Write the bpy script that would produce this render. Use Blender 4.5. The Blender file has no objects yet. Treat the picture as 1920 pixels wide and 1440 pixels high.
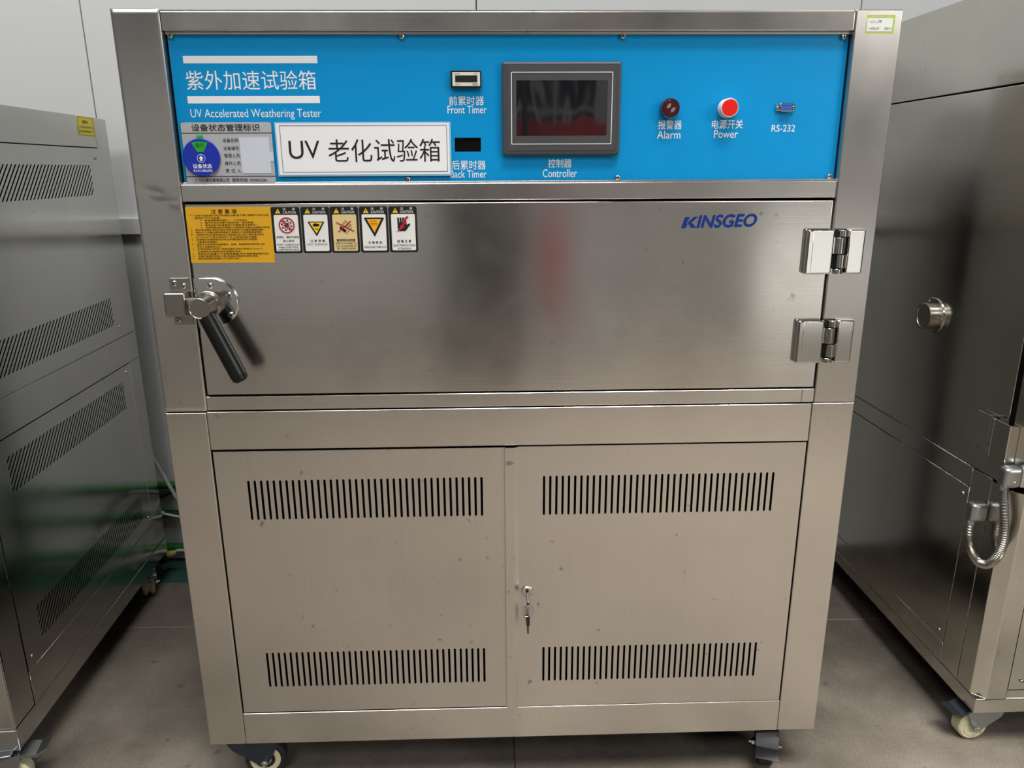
import bpy, bmesh, math, random
from mathutils import Matrix, Vector
random.seed(7)
SC = bpy.context.scene
COL = SC.collection

# ------------------------------------------------------------------ camera
cam_d = bpy.data.cameras.new('camera'); cam = bpy.data.objects.new('camera', cam_d); COL.objects.link(cam)
cam_d.sensor_width = 36; cam_d.lens = 26.625; cam_d.clip_start = 0.05
cam.matrix_world = Matrix(((0.99952582, 0.01311934, -0.02785702, -0.0430),
                           (-0.03038211, 0.2731233, -0.96149914, -1.3593),
                           (-0.00500584, 0.96188957, 0.27339238, 1.3015),
                           (0, 0, 0, 1)))
SC.camera = cam

# ------------------------------------------------------------------ world, lights, exposure
w = bpy.data.worlds.new('sky'); SC.world = w; w.use_nodes = True
w.node_tree.nodes['Background'].inputs[0].default_value = (0.80, 0.90, 1.0, 1)
w.node_tree.nodes['Background'].inputs[1].default_value = 0.3
def area(name, loc, target, sx, sy, energy, col=(1, 1, 1), spread=math.pi):
    d = bpy.data.lights.new(name, 'AREA'); d.shape = 'RECTANGLE'; d.size = sx; d.size_y = sy
    d.energy = energy; d.color = col; d.spread = spread
    o = bpy.data.objects.new(name, d); COL.objects.link(o); o.location = loc
    o.rotation_euler = (Vector(target) - Vector(loc)).to_track_quat('-Z', 'Y').to_euler()
    return o
area('window_daylight', (5.3, -4.9, 3.5), (2.6, 0, 0.6), 3.0, 1.5, 195, (1.0, 0.98, 0.95))
area('patch_light', (2.95, -4.95, 0.5), (2.95, 0, 0.5), 1.5, 0.95, 5, (1.0, 0.96, 0.88))  # added low light, mirrored as the bright patch on the chamber door
area('floor_fill', (0.9, -1.9, 4.55), (0.9, -1.9, 0), 2.0, 1.4, 130, (1.0, 0.99, 0.97), math.radians(72))  # added narrow overhead light, brightens the floor that the lower doors mirror
area('wall_fill', (-1.7, -0.45, 4.55), (-1.7, -0.45, 0), 4.6, 0.9, 150, (1.0, 1.0, 0.99))  # added overhead light to brighten the back wall
area('gap_fill', (-0.9, -3.6, 4.5), (-0.9, 0.6, 1.0), 2.6, 1.4, 150, (0.98, 0.99, 1.0))  # added fill light aimed at the wall between the machines
SC.view_settings.view_transform = 'Standard'; SC.view_settings.look = 'None'
SC.view_settings.gamma = 1; SC.view_settings.use_curve_mapping = False
SC.view_settings.exposure = -0.1
SC.cycles.use_denoising = True
SC.cycles.max_bounces = 8; SC.cycles.diffuse_bounces = 4; SC.cycles.glossy_bounces = 5
SC.cycles.caustics_reflective = False; SC.cycles.caustics_refractive = False
SC.cycles.sample_clamp_indirect = 4.0

# ------------------------------------------------------------------ materials
def lin(h):
    h = h.lstrip('#'); v = [int(h[i:i + 2], 16) / 255 for i in (0, 2, 4)]
    return tuple(c / 12.92 if c <= .04045 else ((c + .055) / 1.055) ** 2.4 for c in v) + (1,)
def newmat(name):
    m = bpy.data.materials.new(name); m.use_nodes = True
    return m, m.node_tree.nodes, m.node_tree.links, m.node_tree.nodes['Principled BSDF']
def plain(name, col, rough=.5, metal=0, spec=.5, vary=0.06, scale=30, coat=0, emit=None):
    m, n, l, b = newmat(name)
    c = lin(col) if isinstance(col, str) else col
    b.inputs['Roughness'].default_value = rough; b.inputs['Metallic'].default_value = metal
    b.inputs['Specular IOR Level'].default_value = spec
    if coat: b.inputs['Coat Weight'].default_value = coat; b.inputs['Coat Roughness'].default_value = .08
    tc = n.new('ShaderNodeTexCoord'); nz = n.new('ShaderNodeTexNoise'); nz.inputs['Scale'].default_value = scale
    nz.inputs['Detail'].default_value = 4
    l.new(tc.outputs['Object'], nz.inputs['Vector'])
    mx = n.new('ShaderNodeMix'); mx.data_type = 'RGBA'
    mx.inputs[6].default_value = tuple(x * (1 - vary) for x in c[:3]) + (1,)
    mx.inputs[7].default_value = tuple(min(1, x * (1 + vary)) for x in c[:3]) + (1,)
    l.new(nz.outputs['Fac'], mx.inputs[0]); l.new(mx.outputs[2], b.inputs['Base Color'])
    if emit:
        l.new(mx.outputs[2], b.inputs['Emission Color']); b.inputs['Emission Strength'].default_value = emit
    return m
def mathn(n, l, op, a, b, clamp=False):
    x = n.new('ShaderNodeMath'); x.operation = op; x.use_clamp = clamp
    for i, v in enumerate((a, b)):
        if isinstance(v, (int, float)): x.inputs[i].default_value = v
        else: l.new(v, x.inputs[i])
    return x.outputs[0]
def steel(name, col, rough=.3, aniso=.6, brush='x', streak=.05, smudge=.10, spots=.5, bump=.02):
    """brushed stainless sheet; brush = direction of the grain"""
    m, n, l, b = newmat(name)
    b.inputs['Metallic'].default_value = 1
    b.inputs['Anisotropic'].default_value = aniso
    T = {'x': (0, 0, 1), 'z': (1, 0, 0), 'y': (0, 0, 1), 'zs': (0, 1, 0)}[brush]
    cx = n.new('ShaderNodeCombineXYZ')
    for i in range(3): cx.inputs[i].default_value = T[i]
    l.new(cx.outputs[0], b.inputs['Tangent'])
    tc = n.new('ShaderNodeTexCoord')
    mp = n.new('ShaderNodeMapping'); l.new(tc.outputs['Object'], mp.inputs['Vector'])
    mp.inputs['Scale'].default_value = {'x': (3, 200, 500), 'y': (200, 3, 500), 'z': (500, 200, 3), 'zs': (200, 500, 3)}[brush]
    st = n.new('ShaderNodeTexNoise'); st.inputs['Scale'].default_value = 1; st.inputs['Detail'].default_value = 3
    l.new(mp.outputs[0], st.inputs['Vector'])
    sm = n.new('ShaderNodeTexNoise'); sm.inputs['Scale'].default_value = 5.5; sm.inputs['Detail'].default_value = 5; sm.inputs['Roughness'].default_value = .6
    l.new(tc.outputs['Object'], sm.inputs['Vector'])
    sp = n.new('ShaderNodeTexNoise'); sp.inputs['Scale'].default_value = 48; sp.inputs['Detail'].default_value = 1.5
    l.new(tc.outputs['Object'], sp.inputs['Vector'])
    sr = n.new('ShaderNodeValToRGB'); sr.color_ramp.elements[0].position = .70; sr.color_ramp.elements[1].position = .78
    l.new(sp.outputs['Fac'], sr.inputs[0])
    c = lin(col)
    # colour: base * (1 + smudge + streak) , spots darken slightly
    f1 = mathn(n, l, 'MULTIPLY_ADD', sm.outputs['Fac'], smudge * 2); n[-1].inputs[2].default_value = 1 - smudge
    f2 = mathn(n, l, 'MULTIPLY_ADD', st.outputs['Fac'], streak * 2); n[-1].inputs[2].default_value = 1 - streak
    f3 = mathn(n, l, 'MULTIPLY_ADD', sr.outputs[0], -.5 * spots); n[-1].inputs[2].default_value = 1
    f = mathn(n, l, 'MULTIPLY', mathn(n, l, 'MULTIPLY', f1, f2), f3)
    vm = n.new('ShaderNodeVectorMath'); vm.operation = 'SCALE'; vm.inputs[0].default_value = c[:3]
    l.new(f, vm.inputs['Scale']); l.new(vm.outputs[0], b.inputs['Base Color'])
    r1 = mathn(n, l, 'MULTIPLY_ADD', sm.outputs['Fac'], .16); n[-1].inputs[2].default_value = rough - .08
    r2 = mathn(n, l, 'MULTIPLY_ADD', sr.outputs[0], .04 * spots); l.new(r1, n[-1].inputs[2])
    l.new(r2, b.inputs['Roughness'])
    bp = n.new('ShaderNodeBump'); bp.inputs['Strength'].default_value = bump; bp.inputs['Distance'].default_value = .002
    l.new(st.outputs['Fac'], bp.inputs['Height']); l.new(bp.outputs[0], b.inputs['Normal'])
    return m
def concrete(name):
    m, n, l, b = newmat(name)
    tc = n.new('ShaderNodeTexCoord')
    def noise(s, d, r=.55):
        x = n.new('ShaderNodeTexNoise'); x.inputs['Scale'].default_value = s; x.inputs['Detail'].default_value = d; x.inputs['Roughness'].default_value = r
        l.new(tc.outputs['Object'], x.inputs['Vector']); return x.outputs['Fac']
    big, mid, fine = noise(1.6, 6), noise(9, 8, .7), noise(220, 3)
    r = n.new('ShaderNodeValToRGB'); e = r.color_ramp.elements
    e[0].position = .36; e[0].color = lin('#4a433b'); e[1].position = .64; e[1].color = lin('#82796d')
    mix = mathn(n, l, 'ADD', mathn(n, l, 'MULTIPLY', big, .72), mathn(n, l, 'MULTIPLY', mid, .28))
    l.new(mix, r.inputs[0])
    sp = n.new('ShaderNodeValToRGB'); sp.color_ramp.elements[0].position = .62; sp.color_ramp.elements[1].position = .70
    l.new(noise(20, 5, .72), sp.inputs[0])
    m1 = n.new('ShaderNodeMix'); m1.data_type = 'RGBA'; m1.inputs[7].default_value = lin('#463f38')
    l.new(mathn(n, l, 'MULTIPLY', sp.outputs[0], .7), m1.inputs[0]); l.new(r.outputs[0], m1.inputs[6])
    g = mathn(n, l, 'MULTIPLY_ADD', fine, 1.0); n[-1].inputs[2].default_value = .5
    vm = n.new('ShaderNodeVectorMath'); vm.operation = 'SCALE'; l.new(m1.outputs[2], vm.inputs[0]); l.new(g, vm.inputs['Scale'])
    # saw-cut joints: one across the room, one along it
    sx = n.new('ShaderNodeSeparateXYZ'); l.new(tc.outputs['Object'], sx.inputs[0])
    wob = mathn(n, l, 'MULTIPLY_ADD', mid, .012); n[-1].inputs[2].default_value = -.006
    yy = mathn(n, l, 'ADD', mathn(n, l, 'MULTIPLY_ADD', sx.outputs[0], .0175), wob); n[-2].inputs[2].default_value = 0
    yj = mathn(n, l, 'ADD', sx.outputs[1], mathn(n, l, 'MULTIPLY', sx.outputs[0], .0178))
    j1 = mathn(n, l, 'LESS_THAN', mathn(n, l, 'ABSOLUTE', mathn(n, l, 'ADD', mathn(n, l, 'SUBTRACT', yj, .615), wob), 0), .0022)
    j2 = mathn(n, l, 'LESS_THAN', mathn(n, l, 'ABSOLUTE', mathn(n, l, 'ADD', sx.outputs[0], wob), 0), .0016)
    m2 = n.new('ShaderNodeMix'); m2.data_type = 'RGBA'; m2.inputs[7].default_value = lin('#8f867b'); l.new(vm.outputs[0], m2.inputs[6]); l.new(j1, m2.inputs[0])
    m3 = n.new('ShaderNodeMix'); m3.data_type = 'RGBA'; m3.inputs[7].default_value = lin('#2a2622'); l.new(m2.outputs[2], m3.inputs[6]); l.new(j2, m3.inputs[0])
    # green floor paint along the wall
    gm = mathn(n, l, 'GREATER_THAN', mathn(n, l, 'ADD', sx.outputs[1], wob), .888)
    gm = mathn(n, l, 'MULTIPLY', gm, mathn(n, l, 'LESS_THAN', sx.outputs[0], .3))
    m4 = n.new('ShaderNodeMix'); m4.data_type = 'RGBA'; m4.inputs[7].default_value = lin('#2b4f43'); l.new(m3.outputs[2], m4.inputs[6]); l.new(gm, m4.inputs[0])
    l.new(m4.outputs[2], b.inputs['Base Color'])
    rr = mathn(n, l, 'MULTIPLY_ADD', mid, .3); n[-1].inputs[2].default_value = .5
    l.new(rr, b.inputs['Roughness']); b.inputs['Specular IOR Level'].default_value = .3
    bp = n.new('ShaderNodeBump'); bp.inputs['Strength'].default_value = .25; bp.inputs['Distance'].default_value = .003
    l.new(mathn(n, l, 'ADD', fine, mid), bp.inputs['Height']); l.new(bp.outputs[0], b.inputs['Normal'])
    return m
def film_glass(name):
    m, n, l, b = newmat(name)
    b.inputs['Base Color'].default_value = lin('#101216'); b.inputs['Roughness'].default_value = .06
    b.inputs['Specular IOR Level'].default_value = .9; b.inputs['Coat Weight'].default_value = 1; b.inputs['Coat Roughness'].default_value = .05
    b.inputs['Coat IOR'].default_value = 1.8
    tc = n.new('ShaderNodeTexCoord'); mp = n.new('ShaderNodeMapping'); l.new(tc.outputs['Object'], mp.inputs['Vector'])
    mp.inputs['Scale'].default_value = (20, 20, 5)
    nz = n.new('ShaderNodeTexNoise'); nz.inputs['Scale'].default_value = 1; nz.inputs['Detail'].default_value = 1; nz.inputs['Distortion'].default_value = .6
    l.new(mp.outputs[0], nz.inputs['Vector'])
    bp = n.new('ShaderNodeBump'); bp.inputs['Strength'].default_value = .22; bp.inputs['Distance'].default_value = .005
    l.new(nz.outputs['Fac'], bp.inputs['Height']); l.new(bp.outputs[0], b.inputs['Normal']); l.new(bp.outputs[0], b.inputs['Coat Normal'])
    return m

M = {}
M['steel_h'] = steel('steel_brushed_across', '#d7d2cc', .24, .3, 'x')
M['steel_v'] = steel('steel_brushed_upright', '#d7d2cc', .30, .6, 'z', spots=.3)
M['steel_door'] = steel('steel_chamber_door', '#d7d2cc', .18, .75, 'x', smudge=.06)
M['steel_low'] = steel('steel_lower_doors', '#d7d2cc', .36, .4, 'z', spots=.9, smudge=.09)
M['steel_side'] = steel('steel_side_sheet', '#c9c7c2', .14, .5, 'y', spots=.5, smudge=.12)
M['steel_side_r'] = steel('steel_side_sheet_plain', '#d0cdc4', .14, .5, 'y', spots=.3, smudge=.12)
M['chrome'] = plain('polished_chrome', '#d4d2cc', .12, 1, vary=.03)
M['cast'] = plain('cast_steel', '#a8a49b', .28, 1, vary=.1, scale=60)
M['zinc'] = plain('zinc_plate', '#a9adb0', .34, 1, vary=.12, scale=50)
M['screw'] = plain('screw_steel', '#cfcbc4', .2, 1)
M['recess'] = plain('slot_shade_and_seam', '#0c0b0a', .6)  # near-black: painted shade of slots and gaps, also the weld seam
M['shade'] = plain('painted_shade', '#0b0b0b', .9, spec=.1)  # near-black colour stands in for shade behind slots and openings
M['blue'] = plain('blue_panel_paint', '#0491d1', .36, vary=.03, scale=3, spec=.25)
M['white'] = plain('white_print', '#eef1f2', .5, vary=.01)
M['black'] = plain('black_print', '#0d0c0c', .5)
M['paper'] = plain('white_paper', '#f1f1f3', .35, vary=.01)
M['film'] = plain('clear_border', '#8fc3de', .2, vary=.02)
M['card'] = plain('silver_card', '#b3b4b6', .35, vary=.05, scale=120)
M['pocket'] = plain('pale_insert', '#cfd3de', .25, vary=.02)
M['disc'] = plain('royal_blue_plastic', '#0f2aa8', .25, vary=.02, coat=.4)
M['green'] = plain('green_plastic', '#22a92a', .35)
M['yellow'] = plain('ochre_sticker', '#dba31c', .4, vary=.03)
M['lemon'] = plain('yellow_sticker', '#f2dc1c', .4, vary=.03)
M['warn'] = plain('warning_yellow', '#f5cf2a', .4, vary=.02)
M['amber'] = plain('warning_amber', '#f2b01e', .4, vary=.02)
M['label'] = plain('label_white', '#e4e4df', .4, vary=.02)
M['tan'] = plain('label_tan', '#dcc48e', .4, vary=.02)
M['red'] = plain('label_red', '#c11a34', .4)
M['redbrown'] = plain('label_red_brown', '#b32a22', .4)
M['navy'] = plain('logo_navy', '#142f78', .6, spec=.15)
M['hmi'] = plain('charcoal_plastic', '#414143', .42, vary=.05, scale=80)
M['hmi2'] = plain('charcoal_foil', '#474748', .38, vary=.04, scale=80)
M['screen'] = film_glass('screen_under_wrinkled_film')
M['blackpl'] = plain('black_plastic', '#101011', .35)
M['timer'] = plain('timer_face', '#dcdacb', .4, vary=.02)
M['lcd'] = plain('lcd_dark', '#2b2a2c', .25)
M['maroon'] = plain('maroon_lens', '#3a0c14', .2, coat=.6)
M['rosewhite'] = plain('pale_red_print', '#d8aeb0', .5)
M['pwr'] = plain('red_button', '#e3140d', .3, vary=.03, coat=.5)
M['ivory'] = plain('ivory_ring', '#e6dfd8', .3)
M['usb'] = plain('port_blue', '#2f66c8', .4)
M['grip'] = plain('black_grip', '#0f0f10', .35, spec=.35)
M['sage'] = plain('sticker_green', '#a9c552', .45, vary=.15, scale=300)
M['slate'] = plain('slate_bracket', '#454c55', .42, .75, vary=.25, scale=60)
M['tyre'] = plain('dark_tyre', '#232222', .7)
M['cream'] = plain('cream_nylon', '#dfd9b4', .4, vary=.06)
M['wallp'] = plain('white_wall_panel', '#d6d7d6', .5, vary=.02, scale=2)
M['trunk'] = plain('pale_trunking', '#dcdcd6', .45, vary=.02)
M['wall2'] = plain('grey_wall', '#8b8d8c', .7, vary=.05, scale=2)
M['wall3'] = plain('dim_grey_wall', '#363738', .7, vary=.05, scale=2)
M['ceil'] = plain('ceiling_sheet', '#8d8f90', .7, vary=.04, scale=2)
M['floor'] = concrete('concrete_floor')
M['pipegreen'] = plain('green_pipe', '#1f6a2a', .4)
M['conduitw'] = plain('pale_conduit', '#b9b5ae', .4)
M['tapey'] = plain('olive_yellow_tape', '#a7a04a', .5)
M['upright_dark'] = plain('reflection_upright_dark', '#141516', .6)
M['redpaint'] = plain('reflection_red', '#8a2426', .4)  # red of the added boxes, seen only as reflections
M['gasket'] = plain('dark_red_gasket', '#3a1012', .6)
M['frame'] = plain('door_frame_grey', '#777a7c', .5)

# ------------------------------------------------------------------ building helpers
class MB:
    def __init__(s): s.bm = bmesh.new()
    def _merge(s, b):
        me = bpy.data.meshes.new('t'); b.to_mesh(me); b.free(); s.bm.from_mesh(me); bpy.data.meshes.remove(me)
    def box(s, x0, x1, y0, y1, z0, z1, bev=0, seg=2):
        b = bmesh.new(); bmesh.ops.create_cube(b, size=1)
        for v in b.verts:
            v.co = Vector((x0 if v.co.x < 0 else x1, y0 if v.co.y < 0 else y1, z0 if v.co.z < 0 else z1))
        if bev: bmesh.ops.bevel(b, geom=b.edges[:], offset=bev, segments=seg, affect='EDGES', profile=.5)
        s._merge(b); return s
    def prism(s, pts, axis, a0, a1, bev=0):
        """pts in the plane: axis 'y' -> (x,z); 'x' -> (y,z); 'z' -> (x,y)"""
        b = bmesh.new()
        def P(p, a): return {'y': (p[0], a, p[1]), 'x': (a, p[0], p[1]), 'z': (p[0], p[1], a)}[axis]
        f0 = b.faces.new([b.verts.new(P(p, a0)) for p in pts])
        r = bmesh.ops.extrude_face_region(b, geom=[f0])
        vs = [v for v in r['geom'] if isinstance(v, bmesh.types.BMVert)]
        k = {'x': 0, 'y': 1, 'z': 2}[axis]
        for v in vs: v.co[k] = a1
        bmesh.ops.recalc_face_normals(b, faces=b.faces[:])
        if bev: bmesh.ops.bevel(b, geom=b.edges[:], offset=bev, segments=2, affect='EDGES', profile=.5)
        s._merge(b); return s
    def lathe(s, prof, o, axis, seg=28):
        """prof: (radius, distance along axis)"""
        b = bmesh.new(); o = Vector(o); ax = Vector(axis).normalized()
        u = ax.orthogonal().normalized(); v = ax.cross(u); rings = []
        for r, h in prof:
            rings.append([b.verts.new(o + ax * h + (u * math.cos(2 * math.pi * i / seg) + v * math.sin(2 * math.pi * i / seg)) * max(r, 1e-5)) for i in range(seg)])
        for A, B in zip(rings, rings[1:]):
            for i in range(seg): b.faces.new((A[i], A[(i + 1) % seg], B[(i + 1) % seg], B[i]))
        b.faces.new(rings[0]); b.faces.new(rings[-1])
        bmesh.ops.recalc_face_normals(b, faces=b.faces[:]); s._merge(b); return s
    def cyl(s, p0, p1, r, bev=0, seg=24):
        L = (Vector(p1) - Vector(p0)).length
        pr = [(r - bev, 0), (r, bev), (r, L - bev), (r - bev, L)] if bev else [(r, 0), (r, L)]
        return s.lathe(pr, p0, Vector(p1) - Vector(p0), seg)
    def tube(s, path, r, seg=10, closed=False):
        b = bmesh.new(); pts = [Vector(p) for p in path]; n = len(pts); rings = []; u = None
        for i, p in enumerate(pts):
            t = (pts[(i + 1) % n if closed else min(i + 1, n - 1)] - pts[(i - 1) % n if closed else max(i - 1, 0)]).normalized()
            u = t.orthogonal().normalized() if u is None else (u - t * u.dot(t)).normalized()
            v = t.cross(u); rr = r(i) if callable(r) else r
            rings.append([b.verts.new(p + (u * math.cos(2 * math.pi * k / seg) + v * math.sin(2 * math.pi * k / seg)) * rr) for k in range(seg)])
        pr = list(zip(rings, rings[1:])) + ([(rings[-1], rings[0])] if closed else [])
        for A, B in pr:
            for k in range(seg): b.faces.new((A[k], A[(k + 1) % seg], B[(k + 1) % seg], B[k]))
        if not closed: b.faces.new(rings[0]); b.faces.new(rings[-1])
        bmesh.ops.recalc_face_normals(b, faces=b.faces[:]); s._merge(b); return s
    def build(s, name, mat, parent=None, smooth=True, loc=None):
        me = bpy.data.meshes.new(name); s.bm.to_mesh(me); s.bm.free()
        return link(name, me, mat, parent, smooth, loc)
def soft(me, ang=30):
    """smooth shading that keeps broad flat faces flat beside their rounded edges"""
    b = bmesh.new(); b.from_mesh(me)
    for f in b.faces: f.smooth = True
    for e in b.edges:
        if len(e.link_faces) != 2: continue
        a = e.calc_face_angle(0); A, B = (f.calc_area() for f in e.link_faces)
        e.smooth = not (a > math.radians(ang) or (a > .06 and max(A, B) > 6 * max(min(A, B), 1e-12)))
    b.to_mesh(me); b.free()
def link(name, me, mat, parent=None, smooth=True, loc=None):
    me.materials.clear()
    for m in (mat if isinstance(mat, (list, tuple)) else [mat]): me.materials.append(M[m] if isinstance(m, str) else m)
    if smooth: soft(me)
    o = bpy.data.objects.new(name, me); COL.objects.link(o)
    if parent: o.parent = parent
    if loc: o.location = loc
    return o
def thing(name, label, cat, loc=(0, 0, 0), rz=0, group=None):
    o = bpy.data.objects.new(name, None); COL.objects.link(o); o.location = loc; o.rotation_euler = (0, 0, rz)
    o.empty_display_size = .1
    return tag(o, label, cat, group)
def tag(o, label=None, cat=None, group=None, kind=None):
    if label: o['label'] = label
    if cat: o['category'] = cat
    if group: o['group'] = group
    if kind: o['kind'] = kind
    return o
def struct(o): o['kind'] = 'structure'; return o
# planes on which sheets and print lie: (u, v, w) with w out of the surface
def FRONT(y): return Matrix(((1, 0, 0, 0), (0, 0, -1, y), (0, 1, 0, 0), (0, 0, 0, 1)))
def LSIDE(x): return Matrix(((0, 0, 1, x), (1, 0, 0, 0), (0, 1, 0, 0), (0, 0, 0, 1)))
def RSIDE(x): return Matrix(((0, 0, -1, x), (-1, 0, 0, 0), (0, 1, 0, 0), (0, 0, 0, 1)))
def curve_mesh(cu):
    o = bpy.data.objects.new('t', cu); COL.objects.link(o)
    dg = bpy.context.evaluated_depsgraph_get()
    me = bpy.data.meshes.new_from_object(o.evaluated_get(dg))
    bpy.data.objects.remove(o); bpy.data.curves.remove(cu)
    return me
def sheet_mesh(outline, holes, th, mtx, bev=0):
    cu = bpy.data.curves.new('t', 'CURVE'); cu.dimensions = '2D'; cu.fill_mode = 'BOTH'
    cu.extrude = th / 2 - bev
    if bev: cu.bevel_depth = bev; cu.bevel_resolution = 1; cu.offset = -bev
    for pts in [outline] + list(holes):
        s = cu.splines.new('POLY'); s.points.add(len(pts) - 1); s.use_cyclic_u = True
        for i, p in enumerate(pts): s.points[i].co = (p[0], p[1], 0, 1)
    me = curve_mesh(cu); me.transform(mtx @ Matrix.Translation((0, 0, -th / 2)))
    return me
def rect(x0, x1, z0, z1): return [(x0, z0), (x1, z0), (x1, z1), (x0, z1)]
def rrect(x0, x1, z0, z1, r, n=4):
    out = []
    for cx, cz, a in ((x1 - r, z0 + r, -90), (x1 - r, z1 - r, 0), (x0 + r, z1 - r, 90), (x0 + r, z0 + r, 180)):
        for i in range(n + 1):
            t = math.radians(a + 90 * i / n); out.append((cx + r * math.cos(t), cz + r * math.sin(t)))
    return out
def disc_pts(cx, cz, r, n=32): return [(cx + r * math.cos(2 * math.pi * i / n), cz + r * math.sin(2 * math.pi * i / n)) for i in range(n)]
def sheet(name, outline, holes, th, mtx, mat, parent, bev=0, smooth=False):
    return link(name, sheet_mesh(outline, holes, th, mtx, bev), mat, parent, smooth)
def prints(name, shapes, mtx, mat, parent, th=.0003):
    """several flat printed shapes as one mesh lying on the surface; shape = outline or (outline, holes)"""
    bm = bmesh.new()
    for s in shapes:
        o, h = s if isinstance(s, tuple) else (s, [])
        me = sheet_mesh(o, h, th, mtx @ Matrix.Translation((0, 0, th))); bm.from_mesh(me); bpy.data.meshes.remove(me)
    me = bpy.data.meshes.new(name); bm.to_mesh(me); bm.free()
    return link(name, me, mat, parent, False)
def lettering(name, items, mtx, mat, parent, th=.0003, res=3):
    """items: (string, u0, u1, v0, v1, weight, shear); the ink is fitted to the box; u1 None keeps the natural width"""
    bm = bmesh.new()
    for it in items:
        t, u0, u1, v0, v1 = it[:5]; wt = it[5] if len(it) > 5 else 0; sh = it[6] if len(it) > 6 else 0
        cu = bpy.data.curves.new('t', 'FONT'); cu.body = t; cu.size = 1; cu.resolution_u = res; cu.shear = sh
        cu.fill_mode = 'FRONT'
        me = curve_mesh(cu)
        if not me.vertices: bpy.data.meshes.remove(me); continue
        xs = [v.co.x for v in me.vertices]; ys = [v.co.y for v in me.vertices]
        a0, a1, b0, b1 = min(xs), max(xs), min(ys), max(ys)
        sy = (v1 - v0) / max(b1 - b0, 1e-6); sx = sy if u1 is None else (u1 - u0) / max(a1 - a0, 1e-6)
        me.transform(mtx @ Matrix.Translation((u0, v0, th)) @ Matrix.Diagonal((sx, sy, 1, 1)) @ Matrix.Translation((-a0, -b0, 0)))
        if wt > 0:                                  # heavier strokes: the glyphs struck again, a hair to each side
            d = wt * .9 * (v1 - v0)
            for k, (a, c) in enumerate(((-d, 0), (2 * d, 0), (-d, d), (0, -2 * d))):
                me.transform(Matrix.Translation(mtx.to_3x3() @ Vector((a, c, 8e-6)))); bm.from_mesh(me)
        else: bm.from_mesh(me)
        bpy.data.meshes.remove(me)
    me = bpy.data.meshes.new(name); bm.to_mesh(me); bm.free()
    return link(name, me, mat, parent, False)
_screw = {}
def screw(parent, loc, rot=(0, 0, 0), r=.0042, name='screw'):
    """pan head with a cross recess, facing local -Y"""
    if r not in _screw:
        b = MB(); h = r * .62
        b.lathe([(r * .98, 0), (r, h * .25), (r * .86, h * .7), (r * .55, h * .95), (0, h)], (0, 0, 0), (0, -1, 0), 18)
        n0 = len(b.bm.faces)
        b.box(-r * .6, r * .6, -h * 1.02, -h * .6, -r * .12, r * .12); b.box(-r * .12, r * .12, -h * 1.02, -h * .6, -r * .6, r * .6)
        b.bm.faces.ensure_lookup_table()
        for f in b.bm.faces[n0:]: f.material_index = 1  # dark faces paint the shade of the cross
        me = bpy.data.meshes.new('screw'); b.bm.to_mesh(me); b.bm.free()
        me.materials.append(M['screw']); me.materials.append(M['recess']); _screw[r] = me
    o = bpy.data.objects.new(name, _screw[r]); COL.objects.link(o); o.parent = parent; o.location = loc; o.rotation_euler = rot
    return o
def spline(pts, n):
    P = [Vector(p) for p in pts]; P = [2 * P[0] - P[1]] + P + [2 * P[-1] - P[-2]]; out = []
    for i in range(1, len(P) - 2):
        for k in range(n):
            t = k / n; a, b, c, d = P[i - 1:i + 3]
            out.append(.5 * ((2 * b) + (c - a) * t + (2 * a - 5 * b + 4 * c - d) * t * t + (3 * b - a - 3 * c + d) * t ** 3))
    return out + [P[-2]]

# ------------------------------------------------------------------ setting
struct(MB().box(-6, 8, -5.2, 1.3, -.1, 0).build('floor', 'floor', smooth=False))
b = MB()
for i in range(-4, 8):
    x0 = -.0709 + (i - 1) * 1.1305; b.box(x0 + .0015, x0 + 1.129, 1.05, 1.10, 0, 4.6, .0025)
b.box(-6, 8, 1.099, 1.25, 0, 4.6)
struct(b.build('wall_back', 'wallp', smooth=False))
struct(MB().box(-6, 8, 1.036, 1.05, 1.112, 1.163, .003).build('trim_1', 'trunk'))
struct(MB().box(-6.1, -6, -5.2, 1.3, 0, 4.6).build('wall_left', 'wall2', smooth=False))
struct(MB().box(8, 8.1, -5.2, 1.3, 0, 4.6).build('wall_right', 'wall2', smooth=False))
b = MB()
for q in ((-6.1, 2.18, 2.15, 4.6), (6.9, 8.1, 0, 4.6), (3.72, 6.9, 0, 2.7), (2.18, 3.72, 1.0, 4.6), (3.12, 6.9, 4.35, 4.6), (3.12, 3.7, 2.7, 4.35)): b.box(q[0], q[1], -5.1, -5.0, q[2], q[3])
b2 = b.build('wall_front', 'wall3', smooth=False); struct(b2)
struct(MB().box(-6.1, 2.18, -5.1, -5.0, 0, 2.15).build('wall_front_dado', 'wallp', smooth=False))
struct(MB().box(2.1, 2.18, -5.12, -4.94, 0, 2.5, .004).box(3.72, 3.80, -5.12, -4.94, 0, 2.5, .004).box(2.1, 3.80, -5.12, -4.94, 2.46, 2.54, .004).box(2.18, 3.72, -5.0, -4.975, 1.0, 2.46).box(2.18, 3.72, -5.01, -4.955, .97, 1.02, .004).build('door_1', 'frame'))
struct(MB().box(3.64, 3.72, -5.12, -4.97, 2.68, 4.4, .004).box(6.88, 6.96, -5.12, -4.97, 2.68, 4.4, .004).box(3.64, 6.96, -5.12, -4.97, 2.66, 2.74, .004).box(3.64, 6.96, -5.12, -4.97, 4.33, 4.4, .004).build('window_1', 'frame'))
b = MB()
for x in (.10, .33, .48, .78): b.box(x, x + .05, -5.0, -4.96, 1.4, 2.3, .004)
for z in (1.4, 1.72, 2.25): b.box(.10, .83, -5.0, -4.965, z, z + .045, .004)
w2 = b.build('reflection_window', 'wallp'); struct(w2)  # unseen window, shaped for the pale bars reflected in the screen
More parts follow.
